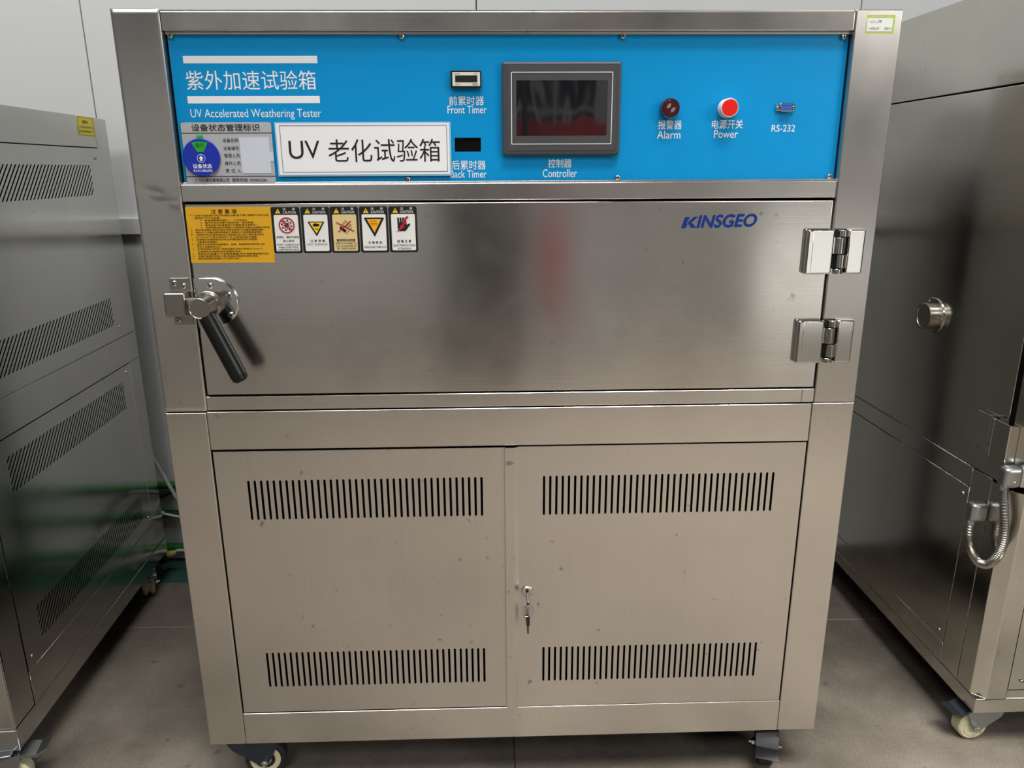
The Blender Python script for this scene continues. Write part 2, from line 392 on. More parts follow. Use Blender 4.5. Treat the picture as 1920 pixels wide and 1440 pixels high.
MB().box(.12, .82, -4.995, -4.985, 1.41, 2.28).build('dark_backdrop_pane', 'lcd', w2, smooth=False)  # dark pane added so the screen's reflection stays dark behind the bars
struct(MB().box(-6.1, 8.1, -5.2, 1.3, 4.6, 4.7).build('ceiling', 'ceil', smooth=False))
o = MB().box(-.32, .14, -3.25, -3.0, 0, 4.6, .006).build('reflection_upright', 'upright_dark'); tag(o, 'unseen dark upright added in place of a standing person, for its reflection', 'column'); struct(o)  # added upright stands in for a person mirrored in the chamber door
t = thing('reflection_cabinet', 'unseen grey cabinet with a red panel, added for its reflection in the steel', 'cabinet', (.36, -3.55, 0))  # added out of view for the red blob mirrored in the door
MB().box(-.42, .42, -.2, .2, 0, 1.42, .006).build('cabinet_body', 'frame', t)
MB().box(-.10, .10, .2, .214, .50, .95, .004).build('door', 'redpaint', t)
MB().tube([(.07, .214, .68), (.07, .24, .69), (.07, .24, .80), (.07, .214, .81)], .006).build('handle', 'chrome', t)
t = thing('reflection_box', 'unseen long red box, added for its reflection in the controller screen', 'tool box', (.36, -3.55, 1.42))  # added out of view for the red band mirrored in the screen
MB().box(-.40, .40, -.18, .18, 0, .15, .006).build('chest_body', 'redpaint', t)
MB().box(-.38, .38, .18, .19, .02, .08, .003).build('drawer', 'redpaint', t)

# pipes and leads along the wall
def pipe(z, label, r=.013, y=1.03):
    o = MB().cyl((-3.2, y, z), (.3, y, z), r).build('green_pipe', 'pipegreen'); tag(o, label, 'pipe', 'green pipes along the foot of the wall')
pipe(.285, 'thin green pipe along the wall, topmost of the three')
pipe(.18, 'green pipe along the wall, middle one of the three')
pipe(.052, 'green pipe along the wall just above the painted floor strip', .016)
o = MB().tube([(-1.24, .98, .63), (-1.137, .98, .381), (-1.0885, .98, .263), (-.97, .98, .011)], .006).build('conduit', 'conduitw')
tag(o, 'pale slanting conduit running down between the two machines', 'conduit')
o = MB().tube(spline([(-1.24, 1.0, .24), (-1.148, 1.0, .259), (-1.095, 1.0, .273), (-.95, .98, .26), (-.8, .95, .02)], 8), .008).build('hose', 'blackpl')
tag(o, 'short black hose behind the slanting pale conduit', 'hose')
o = MB().tube([(-1.14, .95, .221), (-1.126, .95, .2183), (-1.075, .95, .206), (-.72, .95, .12)], .0042).lathe([(.0, 0), (.008, .001), (.008, .010), (0, .011)], (-1.132, .95, .22), (1, 0, -.22)).build('steel_rod', 'conduitw')
tag(o, 'thin pale rod running behind the blue paneled machine', 'rod')
t = thing('power_cable', 'pale cable with taped yellow connector lying on green floor strip', 'cable', (-1.12, .95, .07))
MB().tube(spline([(-.03, .01, -.06), (-.01, 0, -.01), (.008, 0, .002), (.045, 0, .013), (.17, 0, -.02), (.3, 0, -.062)], 8), .005).build('cord', 'conduitw', t)
MB().lathe([(.008, 0), (.012, .006), (.011, .02), (.006, .034)], (-.012, 0, -.002), (1, 0, .26)).build('taped_connector', 'tapey', t)
MB().box(-.045, -.008, -.018, .018, -.028, .006, .006).build('plug', 'blackpl', t)

# ------------------------------------------------------------------ castor builder (a part with sub-parts)
def caster(parent, loc, rz, h, r, fork, core, tyre, pedal, pedal_mat, twin=False, tilt=.12, fw=1.0, pl=1.0):
    """origin under the mounting plate; +x is the trailing side, wheel axle along y"""
    hub = (.03, -h + r)
    b = MB().box(-.045, .045, -.036, .036, -.004, 0, .001).cyl((0, 0, -.004), (0, 0, -.016), .027)
    zt = -.014
    pts = [(-.045, zt), (.05, zt), (.058, zt - .012), (.052, zt - .022), (hub[0] + .014, hub[1] + .006), (hub[0] + .004, hub[1] - .012), (hub[0] - .012, hub[1] - .008), (-.03, zt - .03)]
    pts = [(q[0] * fw if q[1] > hub[1] + .02 else q[0], q[1]) for q in pts]
    for s in (-1, 1): b.prism(pts, 'y', s * .0205, s * .0235)
    b.box(-.045 * fw, .05 * fw, -.0235, .0235, zt - .003, zt + .001)
    br = b.build('caster', fork, parent, loc=loc); br.rotation_euler = (0, 0, rz)
    wv = .017
    b = MB()
    halves = [(-wv, -.003), (.003, wv)] if twin else [(-wv, wv)]
    for y0, y1 in halves:
        b.lathe([(r * .62, 0), (r * .66, .001), (r * .9, .001), (r, .005), (r, y1 - y0 - .005), (r * .9, y1 - y0 - .001), (r * .66, y1 - y0 - .001), (r * .62, y1 - y0)], (hub[0], y0, hub[1]), (0, 1, 0), 36)
    b.build('wheel', tyre, br)
    MB().lathe([(.006, -.0195), (.010, -.0195), (.0125, -.0172), (r * .42, -.0150), (r * .50, -.0176), (r * .72, -.0176), (r * .75, -.0168), (r * .75, .0168), (r * .72, .0176), (r * .50, .0176), (r * .42, .0150), (.0125, .0172), (.010, .0195), (.006, .0195)], (hub[0], 0, hub[1]), (0, 1, 0), 32).build('wheel_core', core, br)
    for s in (-1, 1): MB().lathe([(.008, 0), (.008, .006), (.0045, .007), (.0045, .012), (0, .0125)], (hub[0], s * .0235, hub[1]), (0, s, 0), 6).build('axle_nut', 'screw', br)
    if pedal:
        x = .040; ca, sa = math.cos(tilt), math.sin(tilt)
        def TP(u, v): return (x + (u * ca + v * sa) * pl, zt - .004 + (v * ca - u * sa) * pl)
        prof = [TP(u, v) for u, v in ((0, -.003), (.012, -.003), (.034, -.010), (.052, -.002), (.053, .002), (.034, -.005), (.012, .003), (-.004, .004))]
        b = MB().prism(prof, 'y', -.024, .024)
        for k in range(3): b.prism([TP(.0005 + k * .004, .002), (TP(.002 + k * .004, .0045)), TP(.0035 + k * .004, .002)], 'y', -.02, .02)
        b.build('brake_pedal', pedal_mat, br)
    return br

# ------------------------------------------------------------------ the weathering tester
T1 = thing('weathering_tester', 'stainless steel weathering test cabinet with a bright blue control panel', 'test machine', (0, 0, 0))
XO, ZB, ZT, D = .65, .125, 1.5533, .92
b = MB()
b.box(-XO + .002, XO - .002, D - .003, D, ZB, ZT - .001)                        # rear sheet
b.box(-XO + .001, -XO + .003, .002, D, ZB, ZT - .001).box(XO - .003, XO - .001, .002, D, ZB, ZT - .001)
b.box(-XO + .001, XO - .001, .004, D, ZT - .003, ZT - .001).box(-XO + .001, XO - .001, .004, D, ZB, ZB + .003)
b.build('casing', 'steel_v', T1, smooth=False)
MB().box(-.62, .62, .05, .053, ZB + .004, ZT - .004).build('shade_backing', 'shade', T1, smooth=False)  # black sheet paints in the shade behind slots and door gaps
def post(x0, x1, z0, z1, dent=None):
    if dent is None:
        return MB().box(x0, x1, 0, .05, z0, z1, .0022, 3).build('post', 'steel_v', T1)
    b = MB(); b.box(x0, x1, .0015, .05, z0, z1)
    bm = b.bm; nx, nz = 28, 150; g = []
    for j in range(nz + 1):
        row = []
        for i in range(nx + 1):
            x = x0 + (x1 - x0) * i / nx; z = z0 + (z1 - z0) * j / nz
            e = min(x - x0, x1 - x, z - z0, z1 - z); y = .0016 if e < 1e-6 else 0.0
            dx, dz = (x - dent[0]) / .020, (z - dent[1] + .3 * (x - dent[0])) / .009
            y += .0022 * math.exp(-(dx * dx + dz * dz)) - .0016 * math.exp(-((dx - 1.3) ** 2 + (dz + .6) ** 2))
            row.append(bm.verts.new((x, y, z)))
        g.append(row)
    for j in range(nz):
        for i in range(nx): bm.faces.new((g[j][i], g[j][i + 1], g[j + 1][i + 1], g[j + 1][i]))
    return b.build('post', 'steel_v', T1)
post(-XO, -.5720, .8695, ZT, (-.612, 1.262)); post(.5712, XO, .8710, ZT)
post(-XO, -.5745, ZB, .8668); post(.5690, XO, ZB, .8692)
def rail(x0, x1, z0, z1, y=0, mat='steel_h'): return MB().box(x0, x1, y, .05, z0, z1, .0018, 3).build('rail', mat, T1)
rail(-.5712, .5704, 1.5205, 1.5500)
rail(-.5712, .5704, 1.2492, 1.2782)
rail(-.5712, .5704, .8712, .8978)
rail(-.5738, .5682, .7925, .8682)
rail(-.5738, .5682, ZB, .2012)
MB().box(.5462, .5470, -.0003, .002, .8725, .8965).build('weld_seam', 'recess', T1, smooth=False)
MB().box(-.5710, .5710, .011, .02, 1.5165, 1.5204, .001).box(-.5710, .5710, .010, .02, 1.2785, 1.2815, .001).build('panel_ledge', 'steel_h', T1)

# control panel, with the real empty cut-out of the missing back timer
PY = .014
cut = rect(-.1001, -.0549, 1.3303, 1.3535)
cp = sheet('control_panel', rect(-.5685, .5690, 1.2800, 1.5185), [cut], .003, FRONT(PY), 'blue', T1)
MB().box(-.1011, -.0539, PY + .003, PY + .03, 1.3293, 1.3545).build('cutout_shade', 'shade', T1, smooth=False)  # black box paints the shade in the empty cut-out
F = FRONT(PY)
prints('white_bar', [rect(-.5470, -.3256, 1.4727, 1.4841)], F, 'white', cp)
prints('white_bar', [rect(-.5470, -.3260, 1.4100, 1.4215)], F, 'white', cp)
lettering('title_lettering', [('紫外加速试验箱', -.5462, -.3306, 1.4312, 1.4614, 0)], F, 'white', cp, res=4)
lettering('english_title_lettering', [('UV Accelerated Weathering Tester', -.5446, -.3255, 1.3835, 1.4010)], F, 'white', cp)
lettering('timer_lettering', [('前累时器', -.1077, -.0486, 1.4058, 1.4206, .006), ('Front Timer', -.1108, -.0443, 1.3928, 1.4050, .004)], F, 'white', cp)
lettering('timer_lettering', [('后累时器', -.1060, -.0472, 1.3004, 1.3156, .006), ('Back Timer', -.1090, -.0458, 1.2868, 1.2992, .004)], F, 'white', cp)
lettering('controller_lettering', [('控制器', .0619, .1028, 1.3030, 1.3175, .006), ('Controller', .0526, .1126, 1.2868, 1.3004, .004)], F, 'white', cp)
lettering('alarm_lettering', [('报警器', .2518, .2927, 1.3658, 1.3806, .006), ('Alarm', .2508, .2915, 1.3503, 1.3634, .004)], F, 'white', cp)
lettering('power_lettering', [('电源开关', .3455, .3996, 1.3664, 1.3812, .006), ('Power', .3502, .3920, 1.3512, 1.3642, .004)], F, 'white', cp)
lettering('port_lettering', [('RS-232', .4505, .4916, 1.3612, 1.3726, .004)], F, 'white', cp)
for x, z in ((-.5619, 1.5143), (-.1835, 1.5131), (.1854, 1.5136), (.5596, 1.5126), (-.1826, 1.2843), (.1841, 1.2857), (.5600, 1.2857)):
    screw(cp, (x, PY - .003, z), (0, random.uniform(0, 1.5), 0), .0046)

# touch controller
hm = MB().box(-.0178, .1840, PY - .012, PY - .003, 1.3234, 1.4737, .0035, 2).build('touch_controller', 'hmi', T1)
sheet('front_foil', rect(-.0087, .1758, 1.3313, 1.4680), [rect(.0063, .1607, 1.3554, 1.4440)], .0012, FRONT(PY - .0126), 'hmi2', hm)
MB().box(.0060, .1610, PY - .0122, PY - .0112, 1.3550, 1.4444).build('screen', 'screen', hm, smooth=False)
prints('white_outline', [(rrect(-.0024, .1692, 1.3415, 1.4573, .0015), [rrect(-.0013, .1681, 1.3426, 1.4562, .0012)])], FRONT(PY - .0128), 'white', hm)
# front timer
tm = MB().box(-.1038, -.0522, PY - .010, PY - .003, 1.4328, 1.4604, .001).build('timer', 'blackpl', T1)
MB().box(-.1008, -.0546, PY - .0116, PY - .010, 1.4352, 1.4572, .0007).build('face', 'timer', tm)
prints('display', [rect(-.0962, -.0590, 1.4414, 1.4522)], FRONT(PY - .0116), 'lcd', tm)
SEG = {'a': (0, 1, 2, 2), 'b': (1, 2, 1, 2), 'c': (1, 1, 0, 1)}
def digit(ch, x, z, wd, ht):
    t = .0006; on = {'0': 'abcdef', '1': 'bc', '2': 'abged', '3': 'abgcd', '5': 'afgcd', '6': 'afgedc', '7': 'abc'}[ch]
    q = {'a': rect(x, x + wd, z + ht - t, z + ht), 'g': rect(x, x + wd, z + ht / 2 - t / 2, z + ht / 2 + t / 2), 'd': rect(x, x + wd, z, z + t),
         'f': rect(x, x + t, z + ht / 2, z + ht), 'e': rect(x, x + t, z, z + ht / 2), 'b': rect(x + wd - t, x + wd, z + ht / 2, z + ht), 'c': rect(x + wd - t, x + wd, z, z + ht / 2)}
    return [q[c] for c in on]
sh = []
for k, ch in enumerate('13510612'): sh += digit(ch, -.0954 + k * .0045, 1.4424, .0029, .0084)
prints('digits', sh, FRONT(PY - .0119), 'black', tm)
for q in (('TIMER', -.0650, -.0585, 1.4542, 1.4556), ('累计时器', -.0975, -.0878, 1.4538, 1.4557), ('ZYL01', -.0962, -.0885, 1.4372, 1.4390)): lettering('face_lettering', [q], FRONT(PY - .0116), 'black', tm, res=2)
prints('reset_mark', [(rrect(-.0672, -.0590, 1.4372, 1.4396, .001), [rrect(-.0667, -.0595, 1.4376, 1.4392, .0008)])], FRONT(PY - .0116), 'black', tm)
# alarm, power button, serial port
def knob(name, x, z, r, rim, cap, dp, q=.79):
    k = MB().lathe([(r * 1.0, 0), (r, dp - .003), (r * .93, dp), (r * (q + .01), dp), (r * (q - .01), dp - .0012), (0, dp - .0012)], (x, PY - .003, z), (0, -1, 0), 40).build(name, rim, T1)
    MB().lathe([(r * q, 0), (r * q, .0012), (r * (q - .05), .0018), (0, .0020)], (x, PY - .003 - dp + .0014, z), (0, -1, 0), 40).build('cap', cap, k)
    return k
al = knob('alarm_buzzer', .2682, 1.3994, .0162, 'maroon', 'maroon', .016)
ARC = []
for s in (0, 180):
    for k in range(4):
        r0 = .0028 + .0013 * k; a0, a1 = math.radians(s + 95), math.radians(s + 185)
        p = [(.2682 + r0 * math.cos(a0 + (a1 - a0) * i / 8) * .95, 1.3994 + r0 * math.sin(a0 + (a1 - a0) * i / 8)) for i in range(9)]
        q = [(.2682 + (r0 + .0005) * math.cos(a0 + (a1 - a0) * i / 8) * .95, 1.3994 + (r0 + .0005) * math.sin(a0 + (a1 - a0) * i / 8)) for i in range(9)]
        ARC.append(p + q[::-1])
prints('sound_emblem', ARC, FRONT(PY - .003 - .016 - .0012), 'rosewhite', al)
pw = knob('power_button', .3680, 1.3992, .0157, 'ivory', 'pwr', .020, .87)
sp = MB().box(.4545, .4868, PY - .0045, PY - .003, 1.3950, 1.4058, .001).prism([(.4592, 1.4072), (.4822, 1.4072), (.4805, 1.3938), (.4609, 1.3938)], 'y', PY - .009, PY - .004, .001).build('serial_port', 'chrome', T1)
prints('socket', [[(.4608, 1.4056), (.4806, 1.4056), (.4791, 1.3954), (.4623, 1.3954)]], FRONT(PY - .009), 'usb', sp)
prints('pin_hole', [disc_pts(.4634 + k * .00365, 1.4030, .0009, 8) for k in range(5)] + [disc_pts(.4652 + k * .00365, 1.3980, .0009, 8) for k in range(4)], FRONT(PY - .0093), 'black', sp)
for x in (.4568, .4846): screw(sp, (x, PY - .0045, 1.4004), (0, .4, 0), .0028)

# status card
SC_Y = PY - .0042
cd = sheet('status_card', rrect(-.5622, -.4106, 1.2792, 1.3796, .004), [], .0012, FRONT(SC_Y), 'card', T1)
F = FRONT(SC_Y)
prints('rule_line', [rect(-.5622, -.4106, 1.3617, 1.3628), rect(-.5622, -.4106, 1.2906, 1.2918)], F, 'black', cd)
lettering('card_lettering', [('设备状态管理标识', -.5445, -.4300, 1.3652, 1.3768, .018), ('设备名称:', -.4945, -.4665, 1.3470, 1.3538, .006), ('设备编号:', -.4945, -.4665, 1.3343, 1.3408, .006),
    ('管理人员:', -.4945, -.4665, 1.3222, 1.3288, .006), ('操作人员:', -.4945, -.4665, 1.3098, 1.3162, .006), ('责 任 人:', -.4945, -.4668, 1.2972, 1.3036, .006),
    ('广东科建仪器有限公司', -.5480, -.4900, 1.2822, 1.2882, .014), ('服务热线: 400863286', -.4850, -.4250, 1.2824, 1.2882, .014)], F, 'black', cd)
sheet('insert_slip', [(-.4662, 1.2962), (-.4163, 1.2962), (-.4163, 1.3162), (-.4106, 1.3162), (-.4106, 1.3318), (-.4163, 1.3318), (-.4163, 1.3552), (-.4662, 1.3552)], [], .0006, FRONT(SC_Y - .0007), 'pocket', cd)
ds = MB().lathe([(.0300, 0), (.0310, .001), (.0310, .005), (.0300, .0062), (0, .0062)], (-.5318, SC_Y, 1.3225), (0, -1, 0), 56).build('status_dial', 'disc', T1)
F = FRONT(SC_Y - .0062)
prints('green_window', [[(-.5452, 1.3468), (-.5390, 1.3480), (-.5318, 1.3484), (-.5246, 1.3480), (-.5184, 1.3468), (-.5262, 1.3318), (-.5374, 1.3318)]], F, 'green', ds)
MB().box(-.5364, -.5268, SC_Y - .004, SC_Y, 1.3522, 1.3598, .0012).build('green_tab', 'green', ds)
lettering('dial_lettering', [('设备状态', -.5470, -.5150, 1.3048, 1.3122, .014), ('非工作人员禁止转动', -.5468, -.5152, 1.2990, 1.3030, .012)], F, 'white', ds)
lettering('window_lettering', [('运行', -.5390, -.5246, 1.3392, 1.3462, .008)], FRONT(SC_Y - .0065), 'black', ds)
ar = [(-.5326 + .0008, 1.3168), (-.5310 + .0008, 1.3168), (-.5310 + .0008, 1.3212), (-.5290 + .0006, 1.3212), (-.5318, 1.3258), (-.5352, 1.3212), (-.5334, 1.3212), (-.5334, 1.3168)]
prints('arrow_mark', [(disc_pts(-.5318, 1.3212, .0068), [disc_pts(-.5318, 1.3212, .0063)]), [(-.5338, 1.3170), (-.5298, 1.3170), (-.5298, 1.3212), (-.5278, 1.3212), (-.5318, 1.3256), (-.5358, 1.3212), (-.5338, 1.3212)]], F, 'white', ds)

# laminated name sign
NY = PY - .0040
sg = sheet('name_sign', rect(-.4052, -.1060, 1.2905, 1.3795), [], .0008, FRONT(NY), 'film', T1)
sheet('paper', rect(-.4030, -.1090, 1.2932, 1.3772), [], .0004, FRONT(NY - .0004), 'paper', sg)
F = FRONT(NY - .0004)
prints('border_line', [(rect(-.3968, -.1128, 1.2974, 1.3742), [rect(-.3961, -.1135, 1.2981, 1.3735)])], F, 'black', sg)
lettering('sign_lettering', [('UV', -.3836, -.3310, 1.3196, 1.3492, -.004), ('老化试验箱', -.3170, -.1252, 1.3140, 1.3518, -.002)], F, 'black', sg, res=5)

# inspection sticker on the upper post
st = sheet('inspection_sticker', rect(.5902, .6378, 1.5159, 1.5444), [], .0005, FRONT(-.0003), 'sage', T1)
prints('writing_field', [rect(.5912, .6345, 1.5190, 1.5395)], FRONT(-.0003), 'label', st)
lettering('handwriting', [('11—79', .5975, .6150, 1.5318, 1.5362, 0, .3), ('2025.6.20', .5970, .6120, 1.5218, 1.5255, 0, .3), ('2026.6.19', .6205, .6335, 1.5218, 1.5255, 0, .3), ('编号', .5930, .5965, 1.5340, 1.5352), ('日期', .5930, .5965, 1.5232, 1.5244)], FRONT(-.0006), 'black', st, res=2)
lettering('heading', [('设 备 检 定 合 格', .5990, .6300, 1.5407, 1.5433)], FRONT(-.0003), 'label', st, res=2)

# chamber door
DZ0, DZ1 = .9015, 1.2455
dr = sheet('chamber_door', rect(-.5672, .5668, DZ0, DZ1), [], .04, FRONT(-.001), 'steel_door', T1, bev=.0016)
F = FRONT(-.001)
lettering('logo_lettering', [('INSGEO', .3262, .4320, 1.1988, 1.2202, .055, .22)], FRONT(-.001) @ Matrix(((1, 0, 0, 0), (.02, 1, 0, -.0065), (0, 0, 1, 0), (0, 0, 0, 1))), 'navy', dr, res=5)
prints('logo_mark', [[(.2978, 1.1985), (.3058, 1.1986), (.3090, 1.2050), (.3078, 1.2085), (.3128, 1.2180), (.3036, 1.2178)],
                     [(.3096, 1.2090), (.3196, 1.2182), (.3282, 1.2186), (.3160, 1.2084), (.3258, 1.1990), (.3158, 1.1988), (.3096, 1.2070)]], F, 'navy', dr)
prints('registered_mark', [(disc_pts(.4392, 1.2228, .0030), [disc_pts(.4392, 1.2228, .0026)])], F, 'black', dr)
lettering('registered_letter', [('R', .4380, .4404, 1.2212, 1.2245)], F, 'black', dr)

# yellow notice
YS = -.0016
yn = sheet('caution_notice', rect(-.5672, -.4212, 1.1446, 1.2405), [], .0006, FRONT(YS), 'yellow', T1)
rows = [('一.', .045, .10, '在操作過程當中,除非有絕對必要,請不要打開箱門,否則可能', .975), (None, 0, .10, '會導致下列不良後果:', .40),
        ('●', .165, .215, '高溫濕氣衝出箱外⋯⋯十分危險!!!', .72), ('●', .165, .215, '箱門內側仍然處于高溫狀態—造成燙傷!', .79),
        ('●', .165, .215, '高溫空氣可能會觸發火災警報,產生誤動作!', .82), ('●', .165, .215, '低溫時會造成冷凝器之冰凍現象,勿連於主機無法降溫!', .975),
        ('二.', .035, .095, '請注意本機必須安全確定並有效接地,以免產生靜電感應。', .90), ('三.', .035, .095, '避免在三分鐘內關閉再開啟冷凍機組,以免電壓縮機損壞。', .885),
        ('四.', .035, .095, '加濕供水時,必須使用純淨水或蒸餾水及水質之電阻電值需在', .90), (None, 0, .085, '10× s/cm以下,禁止使用地下水,以便保持給水機器。', .82),
        ('五.', .035, .095, '如果箱內放置發熱試料時,試料電源請使用外部電源。', .82), (None, 0, .095, '不要使用本機電源。', .34),
        ('六.', .03, .092, '絕對不允許在箱內試驗易燃、易爆、易腐蝕等有害物質,以免', .90), (None, 0, .09, '發生人身傷害及火災。', .38),
        ('七.', .03, .09, '為保證機器正常運行,盡量放置在恆溫的環境(25℃±5℃)', .865), (None, 0, .09, '且通風良好,遠離發熱性氣體及空氣。', .61),
        ('八.', .025, .088, '測試品的質量以下容積負載量,否則會影響機器性能。', .945), ('九.', .025, .088, '正確的設置測試品,方能保證設定溫度的相對濕度。', .81), ('十.', .025, .086, '請詳細閱讀說明書後,方可操作本機。', .585)]
X0, WX = -.5672, .146
items = [('注 意 事 項', X0 + .30 * WX, X0 + .60 * WX, 1.2288, 1.2368, .012)]
for k, (num, a, bq, txt, e) in enumerate(rows):
    zc = 1.2262 - k * .00412
    if num: items.append((num, X0 + a * WX, None, zc - (.0008 if num == '●' else .0012), zc + (.0008 if num == '●' else .0014), .004))
    items.append((txt, X0 + bq * WX, X0 + e * WX, zc - .0016, zc + .0016, .006))
lettering('notice_lettering', items, FRONT(YS), 'black', yn, res=2)

# five caution labels
def clabel(x0, face, draw, texts):
    x1 = x0 + .0494; z0, z1 = 1.1602, 1.2396; cx = (x0 + x1) / 2 + .0008
    lb = sheet('caution_label', rrect(x0, x1, z0, z1, .0036), [], .0006, FRONT(YS), 'black', T1)
    prints('label_face', [rrect(x0 + .0042, x1 - .0036, z0 + .0036, 1.2264, .0022)], FRONT(YS), face, lb)
    F2, F3, F4 = FRONT(YS - .0003), FRONT(YS - .0006), FRONT(YS - .0009)
    prints('warning_triangle', [[(x0 + .0072, 1.2288), (x0 + .0165, 1.2288), (x0 + .0120, 1.2368)]], FRONT(YS), 'warn', lb)
    lettering('exclamation_mark', [('!', x0 + .0113, x0 + .0127, 1.2296, 1.2348, .01)], F2, 'black', lb)
    lettering('heading', [('注      意', x0 + .0205, x0 + .0420, 1.2340, 1.2382), ('CAUTION', x0 + .0205, x0 + .0428, 1.2284, 1.2326, .004)], FRONT(YS), 'label', lb, res=2)
    draw(lb, cx, F2, F3, F4)
    lettering('label_lettering', [(t, cx + a, cx + b_, za, zb, wt) for t, a, b_, za, zb, wt in texts], F2, 'black', lb, res=2)
    return lb
def ring(cx, cz, ro, ri): return (disc_pts(cx, cz, ro, 40), [disc_pts(cx, cz, ri, 40)])
def draw_explosive(lb, cx, F2, F3, F4):
    cz = 1.2085; star = []
    for i in range(16):
        a = math.radians(i * 22.5 + 8); r = .0085 if i % 2 == 0 else .0030
        star.append((cx + r * math.cos(a), cz + r * math.sin(a)))
    bits = []
    for i in range(8):
        a = math.radians(i * 45 + 32); c, s = math.cos(a), math.sin(a)
        bits.append([(cx + c * rr - s * ww, cz + s * rr + c * ww) for rr, ww in ((.0066, -.0012), (.0094, -.0016), (.0098, .0004), (.0090, .0016), (.0066, .0010))])
    prints('blast_pictogram', [star] + bits, F2, 'black', lb)
    dg = [(cx + a * .7071 - b_ * .7071, cz - a * .7071 - b_ * .7071) for a, b_ in ((-.0118, -.0012), (.0118, -.0012), (.0118, .0012), (-.0118, .0012))]
    prints('prohibition_ring', [ring(cx, cz, .0138, .0114), dg], F3, 'red', lb)
def tri(cx, zt, hw, h): return [(cx - hw, zt), (cx, zt - h), (cx + hw, zt)]
def rtri(cx, zt, hw, h, e):
    return [(cx - hw - e, zt), (cx - hw, zt + e), (cx + hw, zt + e), (cx + hw + e, zt), (cx + e, zt - h), (cx, zt - h - e), (cx - e, zt - h)]
def draw_hot(lb, cx, F2, F3, F4):
    prints('triangle_frame', [rtri(cx, 1.2135, .0132, .0228, .0010)], F2, 'black', lb)
    prints('triangle_field', [tri(cx, 1.2130, .0112, .0188)], F3, 'warn', lb)
    prints('hand_pictogram', [[(cx - .0062, 1.2082), (cx - .0050, 1.2100), (cx - .0020, 1.2118), (cx + .0030, 1.2108), (cx + .0062, 1.2096), (cx + .0060, 1.2078), (cx + .0030, 1.2064), (cx - .0020, 1.2062), (cx - .0052, 1.2070)]], F4, 'black', lb)
    prints('heat_mark', [rect(cx - .0034, cx + .0038, 1.2012, 1.2019), [(cx - .001, 1.2019), (cx, 1.2042), (cx + .0006, 1.2024), (cx + .002, 1.2034), (cx + .0026, 1.2019)]], F4, 'redbrown', lb)
def draw_tilt(lb, cx, F2, F3, F4):
    def R(p, a=38):
        c, s = math.cos(math.radians(-a)), math.sin(math.radians(-a)); return [(cx + x * c - z * s, 1.2060 + x * s + z * c) for x, z in p]
    def fr(x0, x1, z0, z1, t=.0006): return (R(rect(x0, x1, z0, z1)), [R(rect(x0 + t, x1 - t, z0 + t, z1 - t))])
    prints('cabinet_pictogram', [fr(-.0062, .0062, -.0074, .0088), fr(-.0040, .0006, -.001, .0066, .0005), fr(.0018, .0050, -.001, .0066, .0005), R(rect(-.0056, .0056, -.0090, -.0040)),
                                 R([(.0062, .0088), (.0098, .0062), (.0098, .0054), (.0062, .0080)]), R([(.0092, .0060), (.0098, .0058), (.0098, -.0086), (.0092, -.0086)]), R([(.0062, -.0074), (.0098, -.0086), (.0098, -.0092), (.0062, -.0080)])], F2, 'black', lb)
    def bar(x0, z0, x1, z1, t=.0009):
        d = Vector((x1 - x0, z1 - z0)).normalized() * t; return [(x0 - d.y, z0 + d.x), (x1 - d.y, z1 + d.x), (x1 + d.y, z1 - d.x), (x0 + d.y, z0 - d.x)]
    prints('cross_mark', [bar(cx - .0150, 1.2130, cx + .0155, 1.1975), bar(cx - .0120, 1.1965, cx + .0105, 1.2150)], F3, 'redbrown', lb)
def draw_replace(lb, cx, F2, F3, F4):
    prints('triangle_frame', [rtri(cx, 1.2195, .0162, .0298, .0013)], F2, 'black', lb)
    prints('triangle_field', [tri(cx, 1.2182, .0126, .0230)], F3, 'amber', lb)
    prints('text_line', [rect(cx - .0076, cx + .0046, 1.2146, 1.2156), rect(cx - .0066, cx + .0056, 1.2104, 1.2114), rect(cx - .0060, cx + .0054, 1.2082, 1.2088)], F4, 'redbrown', lb)
def draw_shock(lb, cx, F2, F3, F4):
    hand = [(cx - .0105, 1.2205), (cx - .0076, 1.2205), (cx - .0072, 1.2120), (cx - .0064, 1.2120), (cx - .0062, 1.2205), (cx - .0034, 1.2205), (cx - .0030, 1.2120), (cx - .0022, 1.2120), (cx - .0020, 1.2205), (cx + .0008, 1.2205), (cx + .0010, 1.2120), (cx + .0018, 1.2120), (cx + .0020, 1.2205), (cx + .0046, 1.2200),
            (cx + .0056, 1.2080), (cx + .0104, 1.2105), (cx + .0118, 1.2092), (cx + .0112, 1.2074), (cx + .0030, 1.1970), (cx - .0098, 1.1970), (cx - .0104, 1.2040)]
    prints('hand_pictogram', [hand], F2, 'black', lb)
    bolt = [(cx + .0066, 1.2234), (cx + .0096, 1.2212), (cx + .0010, 1.2130), (cx + .0066, 1.2122), (cx - .0012, 1.2056), (cx + .0034, 1.2050), (cx - .0096, 1.1975), (cx - .0134, 1.1952), (cx - .0060, 1.2032), (cx - .0060, 1.2058), (cx + .0010, 1.2112), (cx - .0034, 1.2126)]
    prints('lightning_bolt', [bolt], F3, 'red', lb)
T = .0065
clabel(-.4208, 'label', draw_explosive, [('易燃性、爆炸性物質', -.0195, .0195, 1.1862, 1.1902, .008), ('禁止使用', -.0085, .0105, 1.1798, 1.1838, .008), ('DON\'T CHARGE FLAM', -.0192, .0192, 1.1738, 1.1770, .012), ('MABLE EXPLOSIVE', -.0165, .0170, 1.1693, 1.1722, .012), ('SUBSTANCES INSIDE', -.0182, .0188, 1.1650, 1.1680, .012)])
